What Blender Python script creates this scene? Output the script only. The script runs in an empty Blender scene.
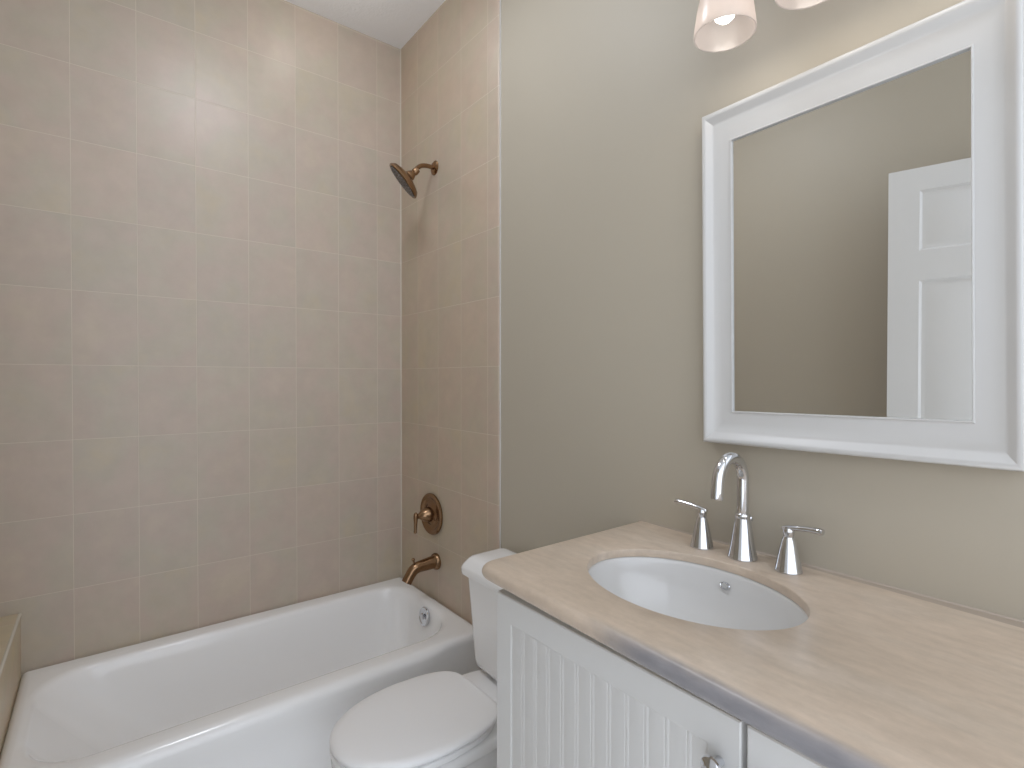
import bpy, bmesh, math, random
from math import pi, sin, cos, radians
from mathutils import Vector, Matrix

random.seed(4)
scene = bpy.context.scene
COL = scene.collection

# ------------------------------------------------------------------ camera
F_PX = 524.5
YAW, PITCH, ROLL = 0.6647, 0.0101, 0.0005
CAM = Vector((2.583, -1.2692, 1.4659))
fw = Vector((-cos(YAW) * cos(PITCH), sin(YAW) * cos(PITCH), -sin(PITCH)))
rt0 = Vector((sin(YAW), cos(YAW), 0.0))
up0 = rt0.cross(fw)
rt = rt0 * cos(ROLL) + up0 * sin(ROLL)
up = -rt0 * sin(ROLL) + up0 * cos(ROLL)
cd = bpy.data.cameras.new('camera')
cd.sensor_width = 36.0
cd.lens = F_PX / 1024.0 * 36.0
cd.clip_start = 0.02
cam = bpy.data.objects.new('camera', cd)
COL.objects.link(cam)
m = Matrix((rt, up, -fw)).transposed().to_4x4()
m.translation = CAM
cam.matrix_world = m
scene.camera = cam

# ------------------------------------------------------- view, world, lights
vs = scene.view_settings
vs.view_transform = 'Standard'
vs.look = 'None'
vs.exposure = 0.12
vs.gamma = 1.0
vs.use_curve_mapping = False
scene.render.film_transparent = False
scene.cycles.use_denoising = True
scene.cycles.max_bounces = 14
scene.cycles.diffuse_bounces = 8
scene.cycles.glossy_bounces = 6
scene.cycles.sample_clamp_indirect = 6.0
scene.cycles.caustics_reflective = False
scene.cycles.caustics_refractive = False

world = bpy.data.worlds.new('world')
scene.world = world
world.use_nodes = True
world.node_tree.nodes['Background'].inputs[0].default_value = (0.94, 1.0, 1.10, 1)
world.node_tree.nodes['Background'].inputs[1].default_value = 1.72


def area(name, loc, size, power, color, aim=None, shape='DISK', size_y=None, spread=None):
    l = bpy.data.lights.new(name, 'AREA')
    l.shape = shape
    l.size = size
    if size_y:
        l.size_y = size_y
    l.energy = power
    l.color = color
    if spread:
        l.spread = spread
    o = bpy.data.objects.new(name, l)
    COL.objects.link(o)
    o.location = loc
    if aim is not None:
        o.rotation_euler = (Vector(aim) - Vector(loc)).to_track_quat('-Z', 'Y').to_euler()
    return o


def point(name, loc, radius, power, color):
    l = bpy.data.lights.new(name, 'POINT')
    l.shadow_soft_size = radius
    l.energy = power
    l.color = color
    o = bpy.data.objects.new(name, l)
    COL.objects.link(o)
    o.location = loc
    return o


CEIL = 3.222
SHOWER_LAMP = (0.40, -0.50, CEIL)
FILL_LAMP = (1.08, -0.80, CEIL)
point('shower_lamp_light', (0.40, -0.50, CEIL - 0.075), 0.06, 1.0, (1.0, 0.98, 0.90))
area('fill_lamp_light', (1.08, -0.80, CEIL - 0.085), 0.40, 6.3, (0.95, 1.0, 1.10))  # unseen lamp added to fill the room with even light
point('fill_lamp_glow', (1.08, -0.80, CEIL - 0.20), 0.11, 2.4, (0.96, 1.0, 1.08))  # added fill below that lamp, brightens the ceiling and walls
VANITY_POWER = 0.33

# ---------------------------------------------------------------- materials


def mat(name, color=(0.8, 0.8, 0.8), rough=0.5, metal=0.0, coat=0.0, spec=0.5):
    mt = bpy.data.materials.new(name)
    mt.use_nodes = True
    b = mt.node_tree.nodes['Principled BSDF']
    b.inputs['Base Color'].default_value = (*color, 1)
    b.inputs['Roughness'].default_value = rough
    b.inputs['Metallic'].default_value = metal
    b.inputs['Coat Weight'].default_value = coat
    b.inputs['Coat Roughness'].default_value = 0.08
    b.inputs['Specular IOR Level'].default_value = spec
    return mt


def nd(mt, kind, **kw):
    n = mt.node_tree.nodes.new(kind)
    for k, v in kw.items():
        setattr(n, k, v)
    return n


def lk(mt, a, b):
    mt.node_tree.links.new(a, b)


def bsdf(mt):
    return mt.node_tree.nodes['Principled BSDF']


def noise(mt, vec, scale, detail=3.0, rough=0.5):
    n = nd(mt, 'ShaderNodeTexNoise')
    n.inputs['Scale'].default_value = scale
    n.inputs['Detail'].default_value = detail
    n.inputs['Roughness'].default_value = rough
    if vec is not None:
        lk(mt, vec, n.inputs['Vector'])
    return n


def ramp(mt, fac, stops):
    r = nd(mt, 'ShaderNodeValToRGB')
    el = r.color_ramp.elements
    while len(el) < len(stops):
        el.new(0.5)
    for e, (p, c) in zip(el, stops):
        e.position = p
        e.color = (*c, 1) if len(c) == 3 else c
    lk(mt, fac, r.inputs[0])
    return r


def mix(mt, fac, a, b, blend='MIX'):
    x = nd(mt, 'ShaderNodeMix', data_type='RGBA', blend_type=blend)
    for s, v in ((x.inputs[0], fac), (x.inputs[6], a), (x.inputs[7], b)):
        if hasattr(v, 'is_linked'):
            lk(mt, v, s)
        elif isinstance(v, (int, float)):
            s.default_value = v
        else:
            s.default_value = (*v, 1)
    return x.outputs[2]


def bump(mt, h, strength, dist):
    b = nd(mt, 'ShaderNodeBump')
    b.inputs['Strength'].default_value = strength
    b.inputs['Distance'].default_value = dist
    lk(mt, h, b.inputs['Height'])
    lk(mt, b.outputs[0], bsdf(mt).inputs['Normal'])
    return b


TILE_W, TILE_H, ROW0 = 0.2032, 0.2830, 1.2341


def tile_mat(name, axis, u0, tint=(1, 1, 1)):
    """glazed beige wall tile in a straight grid; axis is the horizontal axis of the wall"""
    mt = mat(name, rough=0.36, spec=0.45)
    geo = nd(mt, 'ShaderNodeNewGeometry')
    sep = nd(mt, 'ShaderNodeSeparateXYZ')
    lk(mt, geo.outputs['Position'], sep.inputs[0])
    comb = nd(mt, 'ShaderNodeCombineXYZ')
    au = nd(mt, 'ShaderNodeMath', operation='ADD')
    au.inputs[1].default_value = -u0 + TILE_W * 40
    lk(mt, sep.outputs[axis], au.inputs[0])
    av = nd(mt, 'ShaderNodeMath', operation='ADD')
    av.inputs[1].default_value = -ROW0 + TILE_H * 40
    lk(mt, sep.outputs[2], av.inputs[0])
    lk(mt, au.outputs[0], comb.inputs[0])
    lk(mt, av.outputs[0], comb.inputs[1])
    br = nd(mt, 'ShaderNodeTexBrick', offset=0.0, squash=1.0)
    br.inputs['Scale'].default_value = 1.0
    br.inputs['Mortar Size'].default_value = 0.0013
    br.inputs['Mortar Smooth'].default_value = 0.6
    br.inputs['Bias'].default_value = 0.0
    br.inputs['Brick Width'].default_value = TILE_W
    br.inputs['Row Height'].default_value = TILE_H
    br.inputs['Color1'].default_value = (0.0, 0.0, 0.0, 1)
    br.inputs['Color2'].default_value = (1.0, 1.0, 1.0, 1)
    br.inputs['Mortar'].default_value = (0.5, 0.5, 0.5, 1)
    lk(mt, comb.outputs[0], br.inputs['Vector'])
    # mottling drifts per tile
    off = nd(mt, 'ShaderNodeVectorMath', operation='MULTIPLY_ADD')
    lk(mt, br.outputs['Color'], off.inputs[0])
    off.inputs[1].default_value = (3.1, 5.7, 2.3)
    lk(mt, geo.outputs['Position'], off.inputs[2])
    n1 = noise(mt, off.outputs[0], 5.0, 4.0, 0.55)
    n2 = noise(mt, off.outputs[0], 14.0, 5.0, 0.6)
    base = ramp(mt, n1.outputs['Fac'], [(0.25, (0.555, 0.476, 0.360)), (0.42, (0.530, 0.468, 0.384)),
                                        (0.58, (0.550, 0.455, 0.385)), (0.75, (0.575, 0.490, 0.395))])
    c2 = ramp(mt, n2.outputs['Fac'], [(0.3, (0.955, 0.955, 0.95)), (0.7, (1.035, 1.035, 1.04))])
    c = mix(mt, 1.0, base.outputs[0], c2.outputs[0], 'MULTIPLY')
    pt = ramp(mt, br.outputs['Color'], [(0.0, (0.975, 0.98, 0.985)), (1.0, (1.02, 1.01, 1.0))])
    c = mix(mt, 1.0, c, pt.outputs[0], 'MULTIPLY')
    c = mix(mt, 1.0, c, tuple(0.95 * t_ for t_ in tint), 'MULTIPLY')
    c = mix(mt, br.outputs['Fac'], c, (0.64, 0.575, 0.485))
    lk(mt, c, bsdf(mt).inputs['Base Color'])
    rr = nd(mt, 'ShaderNodeMapRange')
    rr.inputs['To Min'].default_value = 0.36
    rr.inputs['To Max'].default_value = 0.7
    lk(mt, br.outputs['Fac'], rr.inputs['Value'])
    lk(mt, rr.outputs[0], bsdf(mt).inputs['Roughness'])
    h = nd(mt, 'ShaderNodeMath', operation='MULTIPLY_ADD')
    lk(mt, n2.outputs['Fac'], h.inputs[0])
    h.inputs[1].default_value = 0.18
    inv = nd(mt, 'ShaderNodeMath', operation='SUBTRACT')
    inv.inputs[0].default_value = 1.0
    lk(mt, br.outputs['Fac'], inv.inputs[1])
    lk(mt, inv.outputs[0], h.inputs[2])
    bump(mt, h.outputs[0], 0.35, 0.002)
    return mt


M = {}
M['tile_left'] = tile_mat('beige_tile_long_wall', 1, -0.1352)
M['tile_front'] = tile_mat('beige_tile_plumbing_wall', 0, 0.5945, (1.0, 0.965, 0.90))
M['tile_ledge'] = tile_mat('beige_tile_ledge', 0, 0.1, (1.03, 1.0, 0.86))
M['bullnose'] = tile_mat('beige_tile_bullnose', 0, 0.801, (1.0, 0.97, 0.93))
M['grout'] = mat('pale_grout', (0.62, 0.58, 0.50), 0.6)
M['caulk'] = mat('white_caulk', (0.62, 0.61, 0.58), 0.6)

mt = mat('greige_wall_paint', (0.468, 0.424, 0.345), 0.5, spec=0.35)
tc = nd(mt, 'ShaderNodeTexCoord')
bump(mt, noise(mt, tc.outputs['Object'], 160, 3).outputs['Fac'], 0.06, 0.001)
M['paint'] = mt
mt = mat('white_ceiling_paint', (0.87, 0.885, 0.91), 0.9)
tc = nd(mt, 'ShaderNodeTexCoord')
bump(mt, noise(mt, tc.outputs['Object'], 70, 4, 0.6).outputs['Fac'], 0.5, 0.004)
M['ceiling'] = mt
mt = mat('pale_floor_tile', (0.7, 0.68, 0.65), 0.3)
tc = nd(mt, 'ShaderNodeTexCoord')
br = nd(mt, 'ShaderNodeTexBrick', offset=0.0)
br.inputs['Scale'].default_value = 1
br.inputs['Brick Width'].default_value = 0.33
br.inputs['Row Height'].default_value = 0.33
br.inputs['Mortar Size'].default_value = 0.004
br.inputs['Color1'].default_value = (0.80, 0.79, 0.77, 1)
br.inputs['Color2'].default_value = (0.83, 0.82, 0.80, 1)
br.inputs['Mortar'].default_value = (0.6, 0.58, 0.55, 1)
lk(mt, tc.outputs['Object'], br.inputs['Vector'])
lk(mt, br.outputs['Color'], bsdf(mt).inputs['Base Color'])
M['floor'] = mt

M['porcelain'] = mat('white_porcelain', (0.90, 0.90, 0.90), 0.16, coat=0.3)
M['tub'] = mat('white_tub_enamel', (0.90, 0.90, 0.90), 0.18, coat=0.3)
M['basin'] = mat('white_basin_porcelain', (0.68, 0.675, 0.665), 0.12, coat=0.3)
M['seat'] = mat('white_seat_plastic', (0.90, 0.90, 0.905), 0.28)
M['cabinet'] = mat('white_cabinet_paint', (0.66, 0.655, 0.64), 0.35)
M['frame'] = mat('white_frame_lacquer', (0.60, 0.595, 0.58), 0.32)
M['door'] = mat('white_door_paint', (0.68, 0.675, 0.66), 0.4)
M['trim'] = mat('white_trim_paint', (0.80, 0.80, 0.80), 0.4)
M['chrome'] = mat('polished_chrome', (0.70, 0.71, 0.735), 0.07, 1.0)
M['bronze'] = mat('brushed_bronze', (0.30, 0.185, 0.105), 0.24, 1.0)
M['bronze_dark'] = mat('dark_bronze', (0.10, 0.075, 0.055), 0.4, 0.8)
M['nozzle'] = mat('grey_rubber_nozzle', (0.30, 0.28, 0.27), 0.6)
M['glass'] = mat('mirror_glass', (0.90, 0.905, 0.90), 0.0, 1.0)
M['nickel'] = mat('brushed_nickel', (0.6, 0.58, 0.55), 0.3, 1.0)
M['dark'] = mat('dark_gap', (0.06, 0.06, 0.06), 0.8)

# limestone counter
mt = mat('tan_limestone', rough=0.34)
geo = nd(mt, 'ShaderNodeNewGeometry')
mp = nd(mt, 'ShaderNodeMapping')
mp.inputs['Rotation'].default_value = (0, 0, radians(6))
mp.inputs['Scale'].default_value = (1.0, 3.2, 3.0)
lk(mt, geo.outputs['Position'], mp.inputs['Vector'])
n1 = noise(mt, mp.outputs[0], 3.2, 5, 0.55)
n2 = noise(mt, mp.outputs[0], 16, 6, 0.6)
n3 = noise(mt, geo.outputs['Position'], 90, 3, 0.6)
base = ramp(mt, n1.outputs['Fac'], [(0.30, (0.555, 0.455, 0.360)), (0.46, (0.610, 0.502, 0.400)),
                                    (0.58, (0.580, 0.485, 0.390)), (0.72, (0.660, 0.560, 0.465))])
c2 = ramp(mt, n2.outputs['Fac'], [(0.3, (0.90, 0.89, 0.88)), (0.7, (1.06, 1.06, 1.06))])
c = mix(mt, 1.0, base.outputs[0], c2.outputs[0], 'MULTIPLY')
c3 = ramp(mt, n3.outputs['Fac'], [(0.3, (0.96, 0.96, 0.96)), (0.7, (1.02, 1.02, 1.02))])
c = mix(mt, 1.0, c, c3.outputs[0], 'MULTIPLY')
# blue-grey vein of the stone that runs out through its front edge
sep = nd(mt, 'ShaderNodeSeparateXYZ')
lk(mt, geo.outputs['Position'], sep.inputs[0])
nv = noise(mt, geo.outputs['Position'], 9, 4, 0.6)
ya = nd(mt, 'ShaderNodeMath', operation='MULTIPLY_ADD')
lk(mt, nv.outputs['Fac'], ya.inputs[0])
ya.inputs[1].default_value = 0.016
sk_ = nd(mt, 'ShaderNodeMath', operation='MULTIPLY_ADD')
lk(mt, sep.outputs[0], sk_.inputs[0])
sk_.inputs[1].default_value = 0.027
lk(mt, sep.outputs[1], sk_.inputs[2])
ysq = nd(mt, 'ShaderNodeMath', operation='SUBTRACT')
lk(mt, sk_.outputs[0], ysq.inputs[0])
ysq.inputs[1].default_value = 0.027 * 1.572
lk(mt, ysq.outputs[0], ya.inputs[2])
my = nd(mt, 'ShaderNodeMapRange', interpolation_type='SMOOTHSTEP')
my.inputs['From Min'].default_value = -0.549
my.inputs['From Max'].default_value = -0.575
lk(mt, ya.outputs[0], my.inputs['Value'])
xa = nd(mt, 'ShaderNodeMath', operation='MULTIPLY_ADD')
lk(mt, nv.outputs['Fac'], xa.inputs[0])
xa.inputs[1].default_value = 0.12
lk(mt, sep.outputs[0], xa.inputs[2])
mx = nd(mt, 'ShaderNodeMapRange', interpolation_type='SMOOTHSTEP')
mx.inputs['From Min'].default_value = 1.96
mx.inputs['From Max'].default_value = 2.14
lk(mt, xa.outputs[0], mx.inputs['Value'])
vm = nd(mt, 'ShaderNodeMath', operation='MULTIPLY')
lk(mt, my.outputs[0], vm.inputs[0])
lk(mt, mx.outputs[0], vm.inputs[1])
vein = ramp(mt, n2.outputs['Fac'], [(0.3, (0.215, 0.21, 0.222)), (0.7, (0.29, 0.28, 0.292))])
c = mix(mt, vm.outputs[0], c, vein.outputs[0])
lk(mt, c, bsdf(mt).inputs['Base Color'])
bump(mt, n3.outputs['Fac'], 0.05, 0.001)
M['stone'] = mt

M['filler'] = mat('stone_filler', (0.43, 0.36, 0.295), 0.5)

# frosted glass lamp shade
mt = bpy.data.materials.new('frosted_shade_glass')
mt.use_nodes = True
nt = mt.node_tree
for n in list(nt.nodes):
    nt.nodes.remove(n)
out = nt.nodes.new('ShaderNodeOutputMaterial')
tr = nt.nodes.new('ShaderNodeBsdfTranslucent')
tr.inputs[0].default_value = (0.84, 0.79, 0.765, 1)
df = nt.nodes.new('ShaderNodeBsdfDiffuse')
df.inputs[0].default_value = (0.40, 0.375, 0.365, 1)
gl = nt.nodes.new('ShaderNodeBsdfGlossy')
gl.inputs['Roughness'].default_value = 0.25
m1 = nt.nodes.new('ShaderNodeMixShader')
m1.inputs[0].default_value = 0.35
m2 = nt.nodes.new('ShaderNodeMixShader')
m2.inputs[0].default_value = 0.05
nt.links.new(tr.outputs[0], m1.inputs[1])
nt.links.new(df.outputs[0], m1.inputs[2])
nt.links.new(m1.outputs[0], m2.inputs[1])
nt.links.new(gl.outputs[0], m2.inputs[2])
nt.links.new(m2.outputs[0], out.inputs[0])
M['shade'] = mt


def emit(name, col, s):
    mt = bpy.data.materials.new(name)
    mt.use_nodes = True
    b = mt.node_tree.nodes['Principled BSDF']
    b.inputs['Base Color'].default_value = (0.9, 0.9, 0.9, 1)
    b.inputs['Emission Color'].default_value = (*col, 1)
    b.inputs['Emission Strength'].default_value = s
    return mt


M['bulb'] = emit('lit_bulb', (1.0, 0.96, 0.90), 2.5)
M['lens'] = emit('lit_lamp_lens', (1.0, 0.97, 0.92), 2.0)

# ------------------------------------------------------------------ helpers


def link(name, bm, material, parent=None, smooth=35, loc=None):
    me = bpy.data.meshes.new(name)
    bmesh.ops.remove_doubles(bm, verts=bm.verts, dist=1e-6)
    bmesh.ops.recalc_face_normals(bm, faces=bm.faces)
    bm.to_mesh(me)
    bm.free()
    if smooth:
        for p in me.polygons:
            p.use_smooth = True
        me.set_sharp_from_angle(angle=radians(smooth))
    me.materials.append(material)
    o = bpy.data.objects.new(name, me)
    COL.objects.link(o)
    if loc is not None:
        o.location = loc
    if parent is not None:
        o.parent = parent
        o.matrix_parent_inverse = Matrix.Translation(-parent.location) if parent.type == 'EMPTY' else Matrix.Identity(4)
    return o


def thing(name, label, cat, loc, group=None):
    o = bpy.data.objects.new(name, None)
    o.empty_display_size = 0.05
    COL.objects.link(o)
    o.location = loc
    o['label'] = label
    o['category'] = cat
    if group:
        o['group'] = group
    return o


def struct(name, bm, material, parent=None, smooth=35):
    o = link(name, bm, material, parent, smooth)
    if parent is None:
        o['kind'] = 'structure'
    return o


def box(bm, x0, x1, y0, y1, z0, z1, bev=0.0, seg=2):
    vs_ = [bm.verts.new((x, y, z)) for z in (z0, z1) for y in (y0, y1) for x in (x0, x1)]
    idx = [(0, 2, 3, 1), (4, 5, 7, 6), (0, 1, 5, 4), (2, 6, 7, 3), (0, 4, 6, 2), (1, 3, 7, 5)]
    fs = [bm.faces.new([vs_[i] for i in f]) for f in idx]
    if bev > 0:
        es = list({e for f in fs for e in f.edges})
        bmesh.ops.bevel(bm, geom=es, offset=bev, segments=seg, affect='EDGES', profile=0.5)
    return bm


def B(*a, **k):
    return box(bmesh.new(), *a, **k)


def loft(bm, loops, cap0=False, cap1=False, closed=True):
    rows = [[bm.verts.new(p) for p in l] for l in loops]
    n = len(rows[0])
    for a, b in zip(rows[:-1], rows[1:]):
        for i in range(n if closed else n - 1):
            j = (i + 1) % n
            try:
                bm.faces.new((a[i], a[j], b[j], b[i]))
            except ValueError:
                pass
    if cap0:
        bm.faces.new(rows[0])
    if cap1:
        bm.faces.new(list(reversed(rows[-1])))
    return rows


def frame_axes(d):
    d = Vector(d).normalized()
    a = Vector((0, 0, 1)) if abs(d.z) < 0.9 else Vector((1, 0, 0))
    u = a.cross(d).normalized()
    return u, d.cross(u).normalized(), d


def lathe(bm, prof, origin=(0, 0, 0), axis=(0, 0, 1), n=40, cap0=True, cap1=True):
    """prof: (radius, height along the axis)"""
    u, v, d = frame_axes(axis)
    o = Vector(origin)
    loops = []
    for r, h in prof:
        loops.append([o + d * h + (u * cos(2 * pi * i / n) + v * sin(2 * pi * i / n)) * max(r, 1e-5) for i in range(n)])
    loft(bm, loops, cap0, cap1)
    return bm


def tube(bm, pts, radii, n=20, flat=(1.0, 1.0), upv=None, cap=True):
    pts = [Vector(p) for p in pts]
    if isinstance(radii, (int, float)):
        radii = [radii] * len(pts)
    loops = []
    prev = None
    for i, p in enumerate(pts):
        t = (pts[min(i + 1, len(pts) - 1)] - pts[max(i - 1, 0)]).normalized()
        if prev is None:
            a = Vector(upv) if upv else (Vector((0, 0, 1)) if abs(t.z) < 0.9 else Vector((1, 0, 0)))
            u = (a - t * a.dot(t)).normalized()
        else:
            u = (prev - t * prev.dot(t)).normalized()
        prev = u
        w = t.cross(u)
        loops.append([p + (u * cos(2 * pi * k / n) * flat[0] + w * sin(2 * pi * k / n) * flat[1]) * radii[i] for k in range(n)])
    loft(bm, loops, cap, cap)
    return bm


def bez(p0, p1, p2, p3, n=16):
    p0, p1, p2, p3 = map(Vector, (p0, p1, p2, p3))
    return [p0 * (1 - t) ** 3 + p1 * 3 * t * (1 - t) ** 2 + p2 * 3 * t * t * (1 - t) + p3 * t ** 3 for t in [i / n for i in range(n + 1)]]


def rrect(x0, x1, y0, y1, r, side=24, corner=8):
    """rounded rectangle outline, counter-clockwise from the lower left corner; r: one radius or four"""
    if isinstance(r, (int, float)):
        r = (r,) * 4
    cs = [((x0, y0), pi, r[0], (1, 1)), ((x1, y0), 1.5 * pi, r[1], (-1, 1)), ((x1, y1), 0, r[2], (-1, -1)), ((x0, y1), 0.5 * pi, r[3], (1, -1))]
    arcs = []
    for (cx, cy), a0, rr, (sx, sy) in cs:
        ox, oy = cx + sx * rr, cy + sy * rr
        arcs.append([(ox + rr * cos(a0 + 0.5 * pi * k / corner), oy + rr * sin(a0 + 0.5 * pi * k / corner)) for k in range(corner + 1)])
    out_ = []
    for i in range(4):
        out_ += arcs[i]
        (ax, ay), (bx, by) = arcs[i][-1], arcs[(i + 1) % 4][0]
        out_ += [(ax + (bx - ax) * k / side, ay + (by - ay) * k / side) for k in range(1, side)]
    return out_


def wall_plane(name, pts, material):
    bm = bmesh.new()
    bm.faces.new([bm.verts.new(p) for p in pts])
    return struct(name, bm, material, smooth=0)


# ------------------------------------------------------------- room shell
YB, XR = -1.72, 3.40           # back wall, right wall
PAINT_Y = 0.008                # painted wall sits just behind the tile face
DO0 = 2.535                    # back wall ends here: open to the daylit hall

wall_front = struct('wall_front', B(-0.15, XR + 0.1, PAINT_Y, 0.12, -0.05, CEIL + 0.05), M['paint'], smooth=0)
struct('wall_left', B(-0.12, 0.0, -1.72, 0.0, 0.0, CEIL), M['tile_left'], smooth=0)
bm = bmesh.new()
box(bm, -0.12, DO0, YB - 0.12, YB, -0.05, CEIL + 0.05)
struct('wall_back', bm, M['paint'], smooth=0)
struct('floor', B(-0.12, XR + 0.1, -2.4, 0.12, -0.06, 0.0), M['floor'], smooth=0)
struct('ceiling', B(-0.12, XR + 0.1, -2.4, 0.12, CEIL, CEIL + 0.06), M['ceiling'], smooth=0)
# jamb where the back wall ends at the opening behind the camera
struct('trim_1', B(DO0, DO0 + 0.018, YB - 0.125, YB + 0.004, 0, CEIL), M['trim'])

# tile on the plumbing wall with its bullnose border
struct('trim_2', B(0.0, 0.8015, 0.0, PAINT_Y, 0.0, CEIL), M['tile_front'], smooth=0)
bm = bmesh.new()
prof = [(0.8015, 0.0)] + [(0.877 - 0.009 + 0.009 * sin(a), 0.008 - 0.008 * cos(a)) for a in [i * pi / 16 for i in range(9)]]
loops = [[(x, y, z) for x, y in prof] for z in [0.0, CEIL]]
loft(bm, loops, closed=False)
struct('trim_3', bm, M['bullnose'], smooth=60)
bm = bmesh.new()
box(bm, 0.8772, 0.8805, 0.003, PAINT_Y + 0.001, 0.0, CEIL)
struct('trim_4', bm, M['caulk'])
# pale grout bead down the inside tile corner
bm = bmesh.new()
lathe(bm, [(0.0035, 0.394), (0.0035, CEIL)], (0.0005, -0.0005, 0), (0, 0, 1), 12)
struct('trim_5', bm, M['grout'])

# tiled ledge at the far end of the tub
bm = bmesh.new()
LZ = 0.617
loops = []
for x in (0.0, 0.79):
    loops.append([(x, YB, 0.0), (x, YB, LZ), (x, -1.515, LZ), (x, -1.506, LZ - 0.003), (x, -1.503, LZ - 0.012), (x, -1.503, 0.0)])
loft(bm, loops, True, True)
struct('wall_ledge', bm, M['tile_ledge'], smooth=50)
bm = bmesh.new()
tube(bm, [(0.0, -1.5055, LZ - 0.004), (0.79, -1.5055, LZ - 0.004)], 0.005, 10)
struct('trim_6', bm, M['grout'])

# baseboard of the painted wall behind the toilet
struct('baseboard_front', B(0.8825, 1.60, -0.006, PAINT_Y, 0, 0.11, bev=0.003), M['trim'])

# ------------------------------------------------------------------ bathtub
RIM = 0.410
tub = thing('bathtub', 'long white enamel bathtub built into the tiled alcove', 'bathtub', (0.38, -0.75, 0))
X0, X1, Y0, Y1 = 0.002, 0.785, -1.5025, -0.002
SIDE, COR = 40, 8


def outer(inset, z, front=0.0):
    pts = []
    for x, y in rrect(X0 + inset, X1 - inset, Y0 + inset, Y1 - inset, 0.006, SIDE, COR):
        pts.append([x, y, z])
    if front:
        for p in pts:
            if p[0] > X1 - inset - 0.02:
                k = min(1, max(0, (p[1] + 1.47) / 0.10)) * min(1, max(0, (-0.19 - p[1]) / 0.05))
                k = k * k * (3 - 2 * k)
                p[0] += front * k
    return [Vector(p) for p in pts]


def inner(x0, x1, y0, y1, z, rr):
    base = rrect(x0, x1, y0, y1, rr, SIDE, COR)
    out_ = []
    for x, y in base:
        out_.append(Vector((x, y, z)))
    return out_


loops = []
loops.append(outer(0.0, 0.0))
loops.append(outer(0.0, 0.10))
loops.append(outer(0.0, 0.150, 0.006))
loops.append(outer(0.0, 0.162, -0.004))
loops.append(outer(0.0, 0.300, 0.0))
loops.append(outer(0.0, 0.345, 0.006))
loops.append(outer(0.0, 0.376, 0.010))
for a in (12, 25, 40, 55, 70, 90):
    loops.append(outer(0.030 * (1 - cos(radians(a))), RIM - 0.030 + 0.030 * sin(radians(a)), 0.010 * (1 - a / 100)))
# inner opening: deck edge, soft roll-over, then the sloping walls
TIN = [(0.0, 0.0), (0.010, 0.002), (0.018, 0.008), (0.024, 0.018)]
ix0, ix1, iy0, iy1 = 0.088, 0.712, -1.468, -0.048
for d, dz in TIN:
    loops.append(inner(ix0 + d, ix1 - d, iy0 + d, iy1 - d, RIM - dz, (0.17, 0.17, 0.20, 0.13)))
for t, ins, insl, insd in ((0.12, 0.030, 0.05, 0.028), (0.3, 0.040, 0.10, 0.034), (0.55, 0.052, 0.17, 0.045), (0.78, 0.068, 0.24, 0.058), (0.90, 0.085, 0.28, 0.075), (0.97, 0.11, 0.315, 0.10), (1.0, 0.145, 0.36, 0.14)):
    z = (RIM - 0.018) * (1 - t) + 0.055 * t
    loops.append(inner(ix0 + ins, ix1 - ins, iy0 + insl, iy1 - insd, z, (0.16, 0.16, 0.19, 0.12)))
bm = bmesh.new()
loft(bm, loops, False, True)
shell = link('tub_shell', bm, M['tub'], tub, 50)
# overflow plate on the drain end
ov = Vector((0.405, -0.0825, 0.352))
axd = Vector((0.0, -0.985, 0.17))
bm = bmesh.new()
lathe(bm, [(0.041, -0.006), (0.042, 0.004), (0.039, 0.008), (0.032, 0.0095), (0.028, 0.007), (0.0, 0.006)], ov, axd, 36)
op = link('overflow_plate', bm, M['chrome'], tub)
op['label'] = 'round chrome overflow plate'
bm = bmesh.new()
tube(bm, [ov + axd * 0.007 + Vector((0, 0, -0.012)), ov + axd * 0.013 + Vector((0, 0, 0.014))], [0.004, 0.006], 12)
link('trip_lever', bm, M['chrome'], tub)
bm = bmesh.new()
lathe(bm, [(0.036, 0.0), (0.036, 0.003), (0.028, 0.006), (0.0, 0.008)], (0.378, -0.33, 0.0552), (0, 0, 1), 32)
link('drain', bm, M['chrome'], tub)

# --------------------------------------------------- shower and tub fittings
SX = 0.362
sh = thing('showerhead', 'bronze shower head on a bent arm high on the tiled wall', 'shower head', (SX, 0, 2.478))
bm = bmesh.new()
lathe(bm, [(0.034, 0.0), (0.034, 0.003), (0.027, 0.009), (0.015, 0.013), (0.0, 0.013)], (SX, 0, 2.478), (0, -1, 0), 36)
link('flange', bm, M['bronze'], sh)
NH = Vector((-0.40, -0.66, -0.64)).normalized()
HC = Vector((SX - 0.004, -0.168, 2.376))        # middle of the spray face
back = HC - NH * 0.05
bm = bmesh.new()
pts = bez((SX, -0.006, 2.478), (SX, -0.065, 2.480), (SX, -0.085, 2.475), back - NH * 0.015, 18)
tube(bm, pts, 0.0105, 18)
link('shower_arm', bm, M['bronze'], sh)
bm = bmesh.new()
lathe(bm, [(0.0, -0.095), (0.013, -0.092), (0.0165, -0.078), (0.0165, -0.070), (0.014, -0.066), (0.018, -0.058), (0.023, -0.048), (0.024, -0.042),
           (0.034, -0.036), (0.06, -0.029), (0.082, -0.020), (0.090, -0.009), (0.092, -0.002), (0.089, 0.002), (0.085, 0.001), (0.0, 0.001)], HC, NH, 48)
hd = link('spray_head', bm, M['bronze'], sh)
bm = bmesh.new()
lathe(bm, [(0.082, 0.0005), (0.082, 0.0022), (0.0, 0.0032)], HC, NH, 48)
fp = link('spray_face', bm, M['bronze_dark'], sh)
bm = bmesh.new()
u, v, d = frame_axes(NH)
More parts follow.
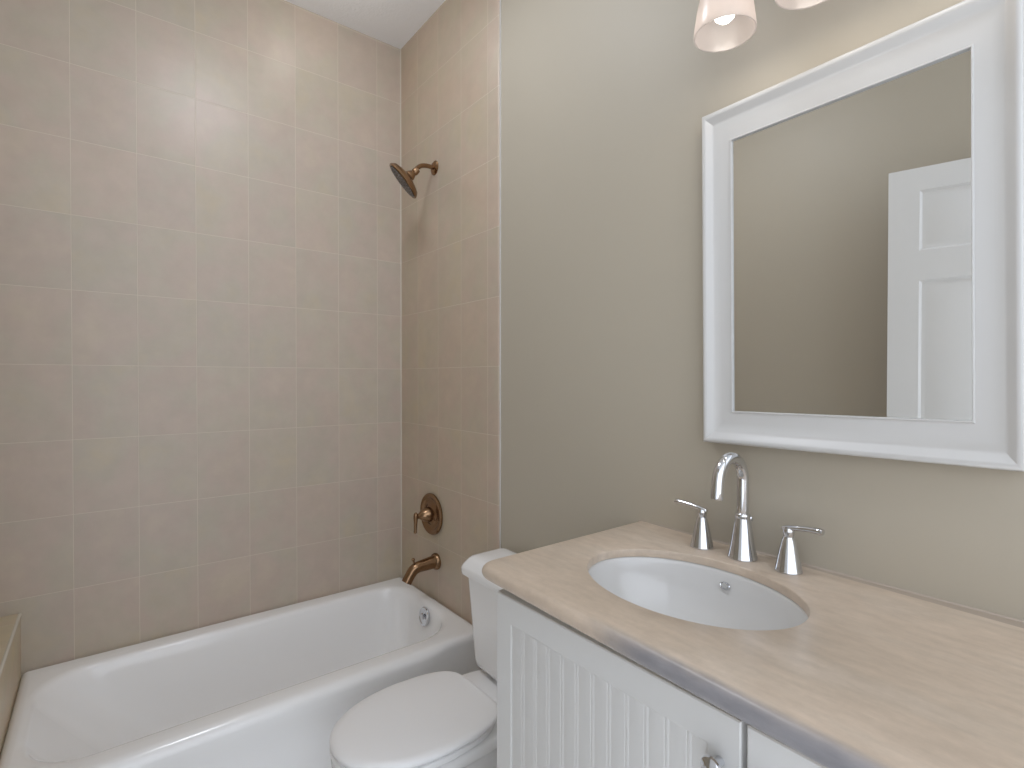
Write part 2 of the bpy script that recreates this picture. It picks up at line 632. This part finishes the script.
for ring, cnt in ((0.014, 6), (0.030, 12), (0.046, 18), (0.062, 22), (0.075, 28)):
    for k in range(cnt):
        a = 2 * pi * k / cnt + ring * 31
        lathe(bm, [(0.0034, 0.0), (0.0028, 0.004), (0.0, 0.0045)], HC + (u * cos(a) + v * sin(a)) * ring + NH * 0.002, NH, 6, cap0=False)
nz = link('nozzles', bm, M['nozzle'], sh)
nz['kind'] = 'stuff'

VX, VZ = 0.338, 0.808
va = thing('shower_valve', 'round bronze shower valve with a lever above the tub spout', 'shower valve', (VX, 0, VZ))
bm = bmesh.new()
lathe(bm, [(0.096, 0.0), (0.100, 0.004), (0.100, 0.012), (0.096, 0.017), (0.088, 0.018), (0.080, 0.014), (0.074, 0.0085), (0.066, 0.0065), (0.050, 0.010), (0.038, 0.018), (0.0, 0.020)], (VX, 0, VZ), (0, -1, 0), 56)
link('escutcheon', bm, M['bronze'], va)
bm = bmesh.new()
lathe(bm, [(0.036, 0.020), (0.036, 0.030), (0.034, 0.036), (0.030, 0.050), (0.020, 0.066), (0.013, 0.074), (0.012, 0.084), (0.0, 0.087)], (VX, 0, VZ), (0, -1, 0), 40)
link('handle_hub', bm, M['bronze'], va)
bm = bmesh.new()
tube(bm, [(VX, -0.092, VZ + 0.020), (VX, -0.092, VZ + 0.012), (VX, -0.092, VZ), (VX, -0.093, VZ - 0.03), (VX, -0.094, VZ - 0.06), (VX, -0.095, VZ - 0.076), (VX, -0.095, VZ - 0.080)],
     [0.004, 0.010, 0.0115, 0.0085, 0.0075, 0.008, 0.005], 18)
link('lever', bm, M['bronze'], va)

TX, TZ = 0.378, 0.587
ts = thing('tub_spout', 'bronze tub spout with a pull knob over the drain end', 'tub spout', (TX, 0, TZ))
bm = bmesh.new()
lathe(bm, [(0.039, 0.0), (0.040, 0.008), (0.037, 0.016), (0.031, 0.022), (0.0, 0.022)], (TX, 0, TZ), (0, -1, 0), 36)
link('flange', bm, M['bronze'], ts)
bm = bmesh.new()
pts = [(TX, -0.016, TZ)] + bez((TX, -0.09, TZ - 0.005), (TX, -0.122, TZ - 0.007), (TX, -0.130, TZ - 0.014), (TX, -0.162, TZ - 0.066), 14)
rad = [0.031] + [0.0265 - 0.003 * (i / 14) for i in range(15)]
tube(bm, pts, rad, 24)
link('spout', bm, M['bronze'], ts)
bm = bmesh.new()
lathe(bm, [(0.0045, -0.008), (0.0045, 0.014), (0.0075, 0.016), (0.008, 0.024), (0.004, 0.027), (0.0, 0.027)], (TX, -0.122, TZ + 0.014), (0, -0.25, 1), 16)
link('diverter_knob', bm, M['bronze'], ts)

# ------------------------------------------------------------------- toilet
TC = 1.158
to = thing('toilet', 'white toilet with closed lid between the tub and the vanity', 'toilet', (TC, -0.4, 0))


def egg(cx, yc, hw, front, backd, z, n=96, nb=5.0):
    pts = []
    for i in range(n):
        a = 2 * pi * i / n
        c_, s_ = cos(a), sin(a)
        if s_ <= 0:
            e = 2.15
            x = math.copysign(abs(c_) ** (2 / e), c_) * hw
            y = -abs(s_) ** (2 / e) * front
        else:
            x = math.copysign(abs(c_) ** (2 / nb), c_) * hw
            y = abs(s_) ** (2 / nb) * backd
        # narrower towards the back corners
        if y > 0:
            x *= 1 - 0.15 * (y / backd) ** 1.6
        pts.append(Vector((cx + x, yc + y, z)))
    return pts


LT = 0.452   # top of the lid
YC = -0.50
bm = bmesh.new()
loft(bm, [egg(TC, YC, 0.176, 0.262, 0.200, LT - 0.022), egg(TC, YC, 0.189, 0.272, 0.208, LT - 0.021), egg(TC, YC, 0.192, 0.275, 0.211, LT - 0.016), egg(TC, YC, 0.190, 0.273, 0.209, LT - 0.009),
          egg(TC, YC, 0.184, 0.266, 0.203, LT - 0.004), egg(TC, YC, 0.168, 0.250, 0.190, LT - 0.001), egg(TC, YC, 0.10, 0.16, 0.10, LT + 0.001), egg(TC, YC, 0.02, 0.03, 0.02, LT + 0.0015)], True, True)
link('seat_lid', bm, M['seat'], to, 50)
bm = bmesh.new()
loft(bm, [egg(TC, YC, 0.176, 0.262, 0.180, LT - 0.046), egg(TC, YC, 0.187, 0.273, 0.188, LT - 0.044), egg(TC, YC, 0.189, 0.275, 0.190, LT - 0.037), egg(TC, YC, 0.187, 0.273, 0.188, LT - 0.029),
          egg(TC, YC, 0.180, 0.266, 0.182, LT - 0.026)], True, True)
link('seat', bm, M['seat'], to, 50)
for s in (-1, 1):
    bm = bmesh.new()
    lathe(bm, [(0.0, 0.0), (0.010, 0.001), (0.011, 0.004), (0.011, 0.05), (0.010, 0.053), (0.0, 0.054)], (TC + s * 0.075 - 0.027, -0.298, LT - 0.036), (1, 0, 0), 20)
    link('hinge', bm, M['seat'], to)
bm = bmesh.new()
BT = LT - 0.052
loops = [egg(TC, YC + 0.03, 0.115, 0.165, 0.40, 0.0, nb=4), egg(TC, YC + 0.03, 0.112, 0.162, 0.40, 0.02, nb=4), egg(TC, YC + 0.03, 0.10, 0.13, 0.38, 0.10, nb=4), egg(TC, YC + 0.02, 0.112, 0.165, 0.40, 0.20, nb=4), egg(TC, YC, 0.145, 0.235, 0.42, BT - 0.09, nb=4),
         egg(TC, YC, 0.172, 0.258, 0.44, BT - 0.045, nb=4), egg(TC, YC, 0.184, 0.269, 0.46, BT - 0.030, nb=4), egg(TC, YC, 0.186, 0.271, 0.465, BT - 0.012, nb=4), egg(TC, YC, 0.183, 0.268, 0.463, BT - 0.003, nb=4), egg(TC, YC, 0.175, 0.26, 0.455, BT, nb=4)]
loft(bm, loops, True, True)
link('bowl', bm, M['porcelain'], to, 55)


def tank_loop(hw, yf, yb, z, r=0.045, sag=0.0):
    pts = []
    for x, y in rrect(TC - hw, TC + hw, yf, yb, (r, r, 0.02, 0.02), 12, 8):
        k = 1 - ((x - TC) / hw) ** 2
        yy = y - sag * max(0, k) if y < (yf + yb) / 2 else y
        pts.append(Vector((x, yy, z)))
    return pts


bm = bmesh.new()
TB = BT + 0.012
loft(bm, [tank_loop(0.165, -0.182, -0.035, TB, 0.03), tank_loop(0.178, -0.194, -0.026, TB + 0.008, 0.03, 0.003), tank_loop(0.182, -0.197, -0.025, TB + 0.03, 0.03, 0.004), tank_loop(0.203, -0.200, -0.022, 0.62, 0.03, 0.005), tank_loop(0.219, -0.203, -0.02, 0.742, 0.03, 0.005)], True, True)
link('tank', bm, M['porcelain'], to, 55)
bm = bmesh.new()
loft(bm, [tank_loop(0.226, -0.208, -0.022, 0.738, 0.02, 0.004), tank_loop(0.234, -0.217, -0.018, 0.741, 0.024, 0.005), tank_loop(0.236, -0.219, -0.018, 0.752, 0.024, 0.005), tank_loop(0.236, -0.219, -0.018, 0.766, 0.024, 0.005), tank_loop(0.232, -0.214, -0.020, 0.776, 0.024, 0.005), tank_loop(0.220, -0.196, -0.026, 0.797, 0.024, 0.005), tank_loop(0.213, -0.187, -0.030, 0.803, 0.022, 0.005), tank_loop(0.200, -0.174, -0.038, 0.8065, 0.02, 0.004), tank_loop(0.12, -0.14, -0.075, 0.8075)], True, True)
link('tank_lid', bm, M['porcelain'], to, 40)
bm = bmesh.new()
box(bm, TC - 0.12, TC + 0.12, -0.172, -0.045, BT - 0.002, TB + 0.004, 0.003)
link('tank_gasket', bm, M['dark'], to)

# ---------------------------------------------------------- vanity cabinet
CT, CB = 1.0385, 1.003          # counter top and underside
CX0, CX1 = 1.572, 2.86
VX0, VX1 = 1.629, 2.80
FY = -0.566                      # front face of the doors
vc = thing('vanity_cabinet', 'white vanity cabinet with beadboard doors under the stone counter', 'cabinet', ((VX0 + VX1) / 2, -0.28, 0))
bm = bmesh.new()
box(bm, VX0, VX0 + 0.018, FY + 0.022, PAINT_Y - 0.002, 0.0, CB - 0.001, 0.001)
box(bm, VX1 - 0.018, VX1, FY + 0.022, PAINT_Y - 0.002, 0.0, CB - 0.001, 0.001)
box(bm, VX0 + 0.018, VX1 - 0.018, FY + 0.022, FY + 0.04, CB - 0.09, CB - 0.001)
box(bm, VX0 + 0.018, VX1 - 0.018, FY + 0.022, FY + 0.04, 0.09, 0.13)
box(bm, VX0 + 0.018, VX1 - 0.018, FY + 0.08, FY + 0.098, 0.0, 0.09)
box(bm, VX0 + 0.018, VX1 - 0.018, FY + 0.04, -0.01, 0.10, 0.118)
link('carcass', bm, M['cabinet'], vc)
DT, DB = 0.9845, 0.125
D1 = (VX0, 2.2060)
D2 = (2.2145, VX1)


def cab_door(x0, x1, knob_x):
    st, rl = 0.052, 0.058
    bm = bmesh.new()
    # frame around a recessed panel, front edges eased
    o_ = [(x0, x1, DB, DT, FY + 0.020), (x0, x1, DB, DT, FY + 0.002), (x0 + 0.002, x1 - 0.002, DB + 0.002, DT - 0.002, FY),
          (x0 + st - 0.003, x1 - st + 0.003, DB + rl - 0.003, DT - rl + 0.003, FY), (x0 + st, x1 - st, DB + rl, DT - rl, FY + 0.0014), (x0 + st, x1 - st, DB + rl, DT - rl, FY + 0.020)]
    loops = [[Vector((a, y, c_)), Vector((b, y, c_)), Vector((b, y, d_)), Vector((a, y, d_))] for a, b, c_, d_, y in o_]
    loops.append(loops[0])
    loft(bm, loops)
    d = link('door', bm, M['cabinet'], vc, 30)
    # beadboard: planks with a bead and two grooves at every joint
    bm = bmesh.new()
    px0, px1 = x0 + st - 0.004, x1 - st + 0.004
    n = round((px1 - px0) / 0.0415)
    pw = (px1 - px0) / n
    prof = []
    yb = FY + 0.0028
    for k in range(n):
        a = px0 + k * pw
        prof += [(a, yb + 0.0005), (a + 0.0022, yb), (a + 0.0045, yb - 0.0002), (a + 0.0068, yb), (a + 0.009, yb + 0.0005), (a + 0.0112, yb), (a + pw - 0.001, yb)]
    prof.append((px1, yb + 0.001))
    prof += [(px1, FY + 0.018), (px0, FY + 0.018)]
    loops = [[Vector((x, y, z)) for x, y in prof] for z in (DB + rl - 0.004, DT - rl + 0.004)]
    loft(bm, loops, True, True)
    link('beadboard_panel', bm, M['cabinet'], d, 25)
    bm = bmesh.new()
    lathe(bm, [(0.0075, -0.001), (0.006, 0.004), (0.0055, 0.012), (0.008, 0.016), (0.015, 0.019), (0.0165, 0.0225), (0.0155, 0.026), (0.013, 0.028), (0.0, 0.0295)], (knob_x, FY, 0.912), (0, -1, 0), 32)
    k = link('knob', bm, M['chrome'], d)
    k['label'] = 'round chrome knob'
    return d


cab_door(*D1, D1[1] - 0.031)
cab_door(*D2, D2[0] + 0.031)

# ---------------------------------------------------------------- countertop
ct = thing('countertop', 'tan limestone counter with a rounded front edge and oval sink cutout', 'countertop', ((CX0 + CX1) / 2, -0.3, CB))
SKX, SKY, SKA, SKB = 1.943, -0.300, 0.233, 0.172
CFY = -0.583
R_ = (CT - CB) / 2


def ct_loop(o, z):
    # the slab sits slightly out of square with the wall
    return [Vector((x, y - (0.027 + 0.014 * min(1.0, max(0.0, (y + 0.55) / 0.55))) * (x - CX0), z)) for x, y in rrect(CX0 + o, CX1 - o, CFY + o, PAINT_Y - 0.0005, (0.034, 0.03, 0.002, 0.002), 60, 8)]


def sink_loop(ref, a, b, z):
    out_ = []
    for p in ref:
        t = math.atan2((p.y - SKY) / b, (p.x - SKX) / a)
        out_.append(Vector((SKX + a * cos(t), SKY + b * sin(t), z)))
    return out_


top = ct_loop(0.016, CT)
bm = bmesh.new()
CI = CT - 0.019               # the stone is thinner at the cutout than at its built-up edge
loops = [sink_loop(top, SKA, SKB, CI), sink_loop(top, SKA, SKB, CT - 0.003), sink_loop(top, SKA + 0.001, SKB + 0.001, CT - 0.001), sink_loop(top, SKA + 0.003, SKB + 0.003, CT), top]
for a in (20, 40, 60, 80, 100, 120, 140, 160):
    loops.append(ct_loop(0.016 * (1 - sin(radians(a))), CT - R_ + R_ * cos(radians(a))))
loops.append(ct_loop(0.018, CB))
loops.append(ct_loop(0.035, CB))
loops.append(ct_loop(0.036, CI))
loops.append(loops[0])
loft(bm, loops)
link('slab', bm, M['stone'], ct, 40)
bm = bmesh.new()
loops = []
for x in (CX0 + 0.002, CX1 - 0.002):
    yb_ = PAINT_Y - 0.0005 - 0.041 * (x - CX0)
    loops.append([(x, yb_ + 0.0006, CT - 0.02), (x, yb_ + 0.0006, CT - 0.0012), (x, PAINT_Y - 0.003, CT - 0.0012), (x, PAINT_Y - 0.001, CT + 0.0015), (x, PAINT_Y, CT + 0.0015), (x, PAINT_Y, CT - 0.02)])
loft(bm, loops, True, True)
fs = link('filler_strip', bm, M['filler'], ct, 0)
fs['label'] = 'narrow darker filler strip along the wall'

# ---------------------------------------------------------------------- sink
sk = thing('sink', 'white oval undermount sink set in the tan counter', 'sink', (SKX, SKY, CB - 0.16))
N = 96
bm = bmesh.new()


def el(a, b, z):
    return [Vector((SKX + a * cos(2 * pi * i / N), SKY + b * sin(2 * pi * i / N), z)) for i in range(N)]


prof = [(1.10, 0.0), (1.015, 0.0), (1.003, -0.003), (0.992, -0.012), (0.975, -0.030), (0.945, -0.055), (0.89, -0.085), (0.80, -0.112), (0.66, -0.134), (0.46, -0.149), (0.26, -0.156), (0.12, -0.158)]
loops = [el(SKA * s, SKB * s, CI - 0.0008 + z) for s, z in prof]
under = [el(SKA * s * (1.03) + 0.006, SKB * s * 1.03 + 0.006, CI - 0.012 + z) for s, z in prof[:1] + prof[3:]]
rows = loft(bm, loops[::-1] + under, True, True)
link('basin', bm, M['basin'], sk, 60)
# overflow ring on the rear wall of the bowl
oc = Vector((1.935, SKY + SKB * 0.968, CI - 0.0335))
nrm = Vector((-0.02, -0.86, 0.5)).normalized()
u, v, d = frame_axes(nrm)
bm = bmesh.new()
loops = []
for r, h in ((0.7, -0.004), (1.0, 0.000), (1.0, 0.003), (0.88, 0.0045), (0.72, 0.003), (0.68, -0.003)):
    loops.append([oc + (u * cos(2 * pi * i / 32) * 0.0125 + v * sin(2 * pi * i / 32) * 0.0085) * r + nrm * h for i in range(32)])
loft(bm, loops, True, True)
orr = link('overflow_ring', bm, M['chrome'], sk)
bm = bmesh.new()
lathe(bm, [(0.028, -0.002), (0.030, 0.002), (0.022, 0.004), (0.020, 0.001), (0.018, 0.005), (0.0, 0.008)], (SKX, SKY, CI - 0.159), (0, 0, 1), 32)
link('drain', bm, M['chrome'], sk)

# -------------------------------------------------------------------- faucet
fa = thing('faucet', 'chrome widespread faucet with arched spout and two lever handles on the counter', 'faucet', (1.939, -0.064, CT + 0.0006))
FX, FYY = 1.939, -0.064
bm = bmesh.new()
lathe(bm, [(0.0, 0.0), (0.0335, 0.0), (0.0335, 0.003), (0.0325, 0.005), (0.0310, 0.012), (0.0275, 0.030), (0.0235, 0.055), (0.0195, 0.080), (0.0168, 0.094), (0.0168, 0.097), (0.0175, 0.099), (0.0175, 0.104), (0.0145, 0.107), (0.0, 0.107)], (FX, FYY, CT + 0.0006), (0, 0, 1), 40)
link('spout_base', bm, M['chrome'], fa, 50)
bm = bmesh.new()
zt = CT + 0.187
pts = [(FX, FYY, CT + 0.10), (FX, FYY, CT + 0.13), (FX, FYY, CT + 0.165)]
rc = 0.055
for k in range(0, 23):
    a = radians(172) * k / 22
    pts.append((FX, FYY - rc + rc * cos(a), zt + rc * sin(a) * 1.02))
ex = Vector(pts[-1])
tdir = (Vector(pts[-1]) - Vector(pts[-2])).normalized()
tdir = Vector((0, -0.10, -1)).normalized()
pts += [ex + tdir * 0.012, ex + tdir * 0.034, ex + tdir * 0.040]
nrad = len(pts)
rad = [0.0135] * (nrad - 3) + [0.0137, 0.0142, 0.0130]
tube(bm, pts, rad, 24)
link('spout', bm, M['chrome'], fa, 50)
bm = bmesh.new()
tube(bm, [(FX + 0.004, FYY + 0.028, CT + 0.02), (FX + 0.004, FYY + 0.028, CT + 0.088)], 0.0028, 10)
lathe(bm, [(0.0, 0.0), (0.006, 0.001), (0.0072, 0.006), (0.006, 0.011), (0.0, 0.012)], (FX + 0.004, FYY + 0.028, CT + 0.084), (0, 0, 1), 18)
link('lift_rod', bm, M['chrome'], fa)
for s, hx in ((-1, 1.833), (1, 2.047)):
    bm = bmesh.new()
    hy = -0.067
    lathe(bm, [(0.0, 0.0), (0.0285, 0.0), (0.0285, 0.003), (0.0275, 0.005), (0.0262, 0.012), (0.0215, 0.035), (0.0165, 0.058), (0.0135, 0.070), (0.0115, 0.074), (0.0105, 0.078), (0.0118, 0.080), (0.0118, 0.092), (0.010, 0.096), (0.0, 0.097)], (hx, hy, CT + 0.0006), (0, 0, 1), 36)
    hb = link('handle_base', bm, M['chrome'], fa, 50)
    bm = bmesh.new()
    pts = bez((hx - s * 0.014, hy, CT + 0.093), (hx + s * 0.012, hy - 0.001, CT + 0.099), (hx + s * 0.045, hy - 0.004, CT + 0.105), (hx + s * 0.073, hy - 0.006, CT + 0.1035), 14)
    tube(bm, pts, [0.0045, 0.0070, 0.0075] + [0.0075] * 8 + [0.0079, 0.0084, 0.0088, 0.0075], 18, flat=(0.85, 1.0), upv=(0, 0, 1))
    link('lever', bm, M['chrome'], hb, 60)

# -------------------------------------------------------------------- mirror
MX, MZ = 2.1135, 1.7275
mi = thing('mirror', 'large rectangular mirror in a wide white moulded frame', 'mirror', (MX, 0, MZ))
IW, IH = 0.2310, 0.3405
bm = bmesh.new()
# (distance outwards from the glass edge, height off the wall)
prof = [(0.0, 0.010), (0.0, 0.0172), (0.0008, 0.0186), (0.0026, 0.0186), (0.0036, 0.0172), (0.0046, 0.0160), (0.028, 0.0160), (0.034, 0.0165), (0.040, 0.0180), (0.046, 0.0206), (0.052, 0.0244),
        (0.058, 0.0290), (0.063, 0.0328), (0.066, 0.0348), (0.069, 0.0358), (0.072, 0.0352), (0.0745, 0.0328), (0.0755, 0.029), (0.0755, 0.0)]
loops = []
for d_, h in prof:
    w, hh = IW + d_ * 0.96, IH + d_ * 1.10
    loops.append([Vector((MX - w, PAINT_Y - 0.008 - h, MZ - hh)), Vector((MX + w, PAINT_Y - 0.008 - h, MZ - hh)), Vector((MX + w, PAINT_Y - 0.008 - h, MZ + hh)), Vector((MX - w, PAINT_Y - 0.008 - h, MZ + hh))])
loops = [[Vector((p.x, PAINT_Y, p.z)) for p in loops[-1]]] + loops[::-1]
loft(bm, loops)
link('frame', bm, M['frame'], mi, 40)
bm = bmesh.new()
box(bm, MX - IW - 0.003, MX + IW + 0.003, -0.012, -0.002, MZ - IH - 0.003, MZ + IH + 0.003)
link('mirror_glass', bm, M['glass'], mi, 0)
mi.rotation_euler = (0, -0.010, 0)

# -------------------------------------------------------------- vanity light
LY, LZ0 = -0.159, 2.2411
LXS = (1.942, 2.125, 2.308)
vl = thing('vanity_light', 'three-light fixture with frosted glass shades above the mirror', 'light fixture', (2.125, 0, 2.42))
bm = bmesh.new()
loops = []
for ins, h in ((0.0, 0.0), (0.0, 0.014), (0.006, 0.022), (0.02, 0.026)):
    loops.append([Vector((x, PAINT_Y - h, z)) for x, z in rrect(1.90 + ins, 2.35 - ins, 2.425 + ins, 2.535 - ins, 0.05 - ins * 0.8, 10, 8)])
loft(bm, loops, False, True)
link('backplate', bm, M['nickel'], vl)
for lx in LXS:
    bm = bmesh.new()
    pts = bez((lx, -0.015, 2.48), (lx, -0.10, 2.48), (lx, LY, 2.51), (lx, LY, 2.40), 14)
    tube(bm, pts, 0.008, 14)
    lathe(bm, [(0.0, 0.055), (0.010, 0.055), (0.022, 0.045), (0.027, 0.030), (0.027, 0.0), (0.0, 0.0)], (lx, LY, 2.355), (0, 0, 1), 28)
    am = link('arm', bm, M['nickel'], vl)
    bm = bmesh.new()
    rim_z, top_z = LZ0, 2.372
    H = top_z - rim_z
    po = [(0.0655, 0.0), (0.0660, 0.002), (0.0645, 0.02), (0.0590, 0.06), (0.0510, 0.095), (0.040, 0.120), (0.028, H)]
    pi_ = [(0.025, H - 0.002), (0.037, 0.117), (0.048, 0.092), (0.056, 0.058), (0.0615, 0.02), (0.0630, 0.001), (0.0655, 0.0)]
    lathe(bm, po + pi_, (lx, LY, rim_z), (0, 0, 1), 48, False, False)
    link('shade', bm, M['shade'], vl, 60)
    bm = bmesh.new()
    lathe(bm, [(0.0, 0.0), (0.012, 0.002), (0.021, 0.010), (0.0255, 0.022), (0.025, 0.034), (0.020, 0.048), (0.0145, 0.060), (0.0135, 0.085), (0.0, 0.085)], (lx, LY, rim_z + 0.028), (0, 0, 1), 28)
    bb = link('bulb', bm, M['bulb'], vl, 60)
    l = bpy.data.lights.new('vanity_bulb_light', 'POINT')
    l.energy = VANITY_POWER
    l.color = (1.0, 0.92, 0.82)
    l.shadow_soft_size = 0.028
    lo = bpy.data.objects.new('vanity_bulb_light', l)
    COL.objects.link(lo)
    lo.location = (lx, LY, rim_z + 0.012)

# ----------------------------------------------- downlight and added fill lamp (above the frame)
dl = thing('downlight', 'round downlight in the ceiling over the bathtub', 'ceiling light', SHOWER_LAMP)
bm = bmesh.new()
lathe(bm, [(0.095, 0.0), (0.095, 0.004), (0.085, 0.010), (0.068, 0.010), (0.066, 0.002)], (SHOWER_LAMP[0], SHOWER_LAMP[1], CEIL), (0, 0, -1), 40, False, False)
link('trim_ring', bm, M['trim'], dl)
bm = bmesh.new()
lathe(bm, [(0.067, 0.0), (0.067, 0.003), (0.0, 0.004)], (SHOWER_LAMP[0], SHOWER_LAMP[1], CEIL), (0, 0, -1), 40, False, True)
link('lens', bm, M['lens'], dl)
cl = thing('added_fill_lamp', 'larger round flush lamp added above the toilet as fill light', 'ceiling light', FILL_LAMP)  # unseen fixture added to carry the fill light
bm = bmesh.new()
lathe(bm, [(0.19, 0.0), (0.19, 0.02), (0.175, 0.025)], (FILL_LAMP[0], FILL_LAMP[1], CEIL), (0, 0, -1), 48, False, True)
link('fill_lamp_base', bm, M['nickel'], cl)
bm = bmesh.new()
lathe(bm, [(0.172, 0.022), (0.170, 0.040), (0.14, 0.064), (0.08, 0.078), (0.0, 0.082)], (FILL_LAMP[0], FILL_LAMP[1], CEIL), (0, 0, -1), 48, False, True)
link('fill_lamp_glass', bm, M['lens'], cl)

# ------------------------------------------------- open door seen in the mirror
DW, DH, DTH = 0.76, 2.365, 0.036
bm = bmesh.new()
xs = [0.0, 0.108, 0.345, 0.415, 0.652, DW]
zs = [0.012, 0.26, 0.82, 1.00, 1.887, 2.012, 2.268, DH]
# front face y=0 with six raised panels, seen towards +y
for i in range(5):
    for j in range(7):
        a, b, c_, d_ = xs[i], xs[i + 1], zs[j], zs[j + 1]
        if i in (1, 3) and j in (1, 3, 5):
            loops = []
            for ins, dep in ((0.0, 0.0), (0.010, -0.008), (0.018, -0.009), (0.026, -0.008), (0.046, -0.002)):
                loops.append([Vector((a + ins, dep, c_ + ins)), Vector((b - ins, dep, c_ + ins)), Vector((b - ins, dep, d_ - ins)), Vector((a + ins, dep, d_ - ins))])
            loft(bm, loops, False, True)
        else:
            bm.faces.new([bm.verts.new(p) for p in ((a, 0, c_), (b, 0, c_), (b, 0, d_), (a, 0, d_))])
bx = [(0, -DTH, zs[0]), (DW, -DTH, zs[0]), (DW, -DTH, DH), (0, -DTH, DH)]
fr = [(0, 0, zs[0]), (DW, 0, zs[0]), (DW, 0, DH), (0, 0, DH)]
bm.faces.new([bm.verts.new(p) for p in bx])
for k in range(4):
    q = (k + 1) % 4
    bm.faces.new([bm.verts.new(p) for p in (bx[k], bx[q], fr[q], fr[k])])
door = struct('door_1', bm, M['door'], smooth=25)
bm = bmesh.new()
for sgn, y0 in ((1, 0.0), (-1, -DTH)):
    lathe(bm, [(0.030, -0.002), (0.030, 0.004), (0.012, 0.010), (0.010, 0.035), (0.026, 0.045), (0.029, 0.056), (0.022, 0.066), (0.0, 0.070)], (0.06, y0, 0.94), (0, sgn, 0), 28)
dk = link('door_knob', bm, M['nickel'])
dk.parent = door
door.location = (1.785, -1.475, 0)
door.rotation_euler = (0, 0, radians(-14))
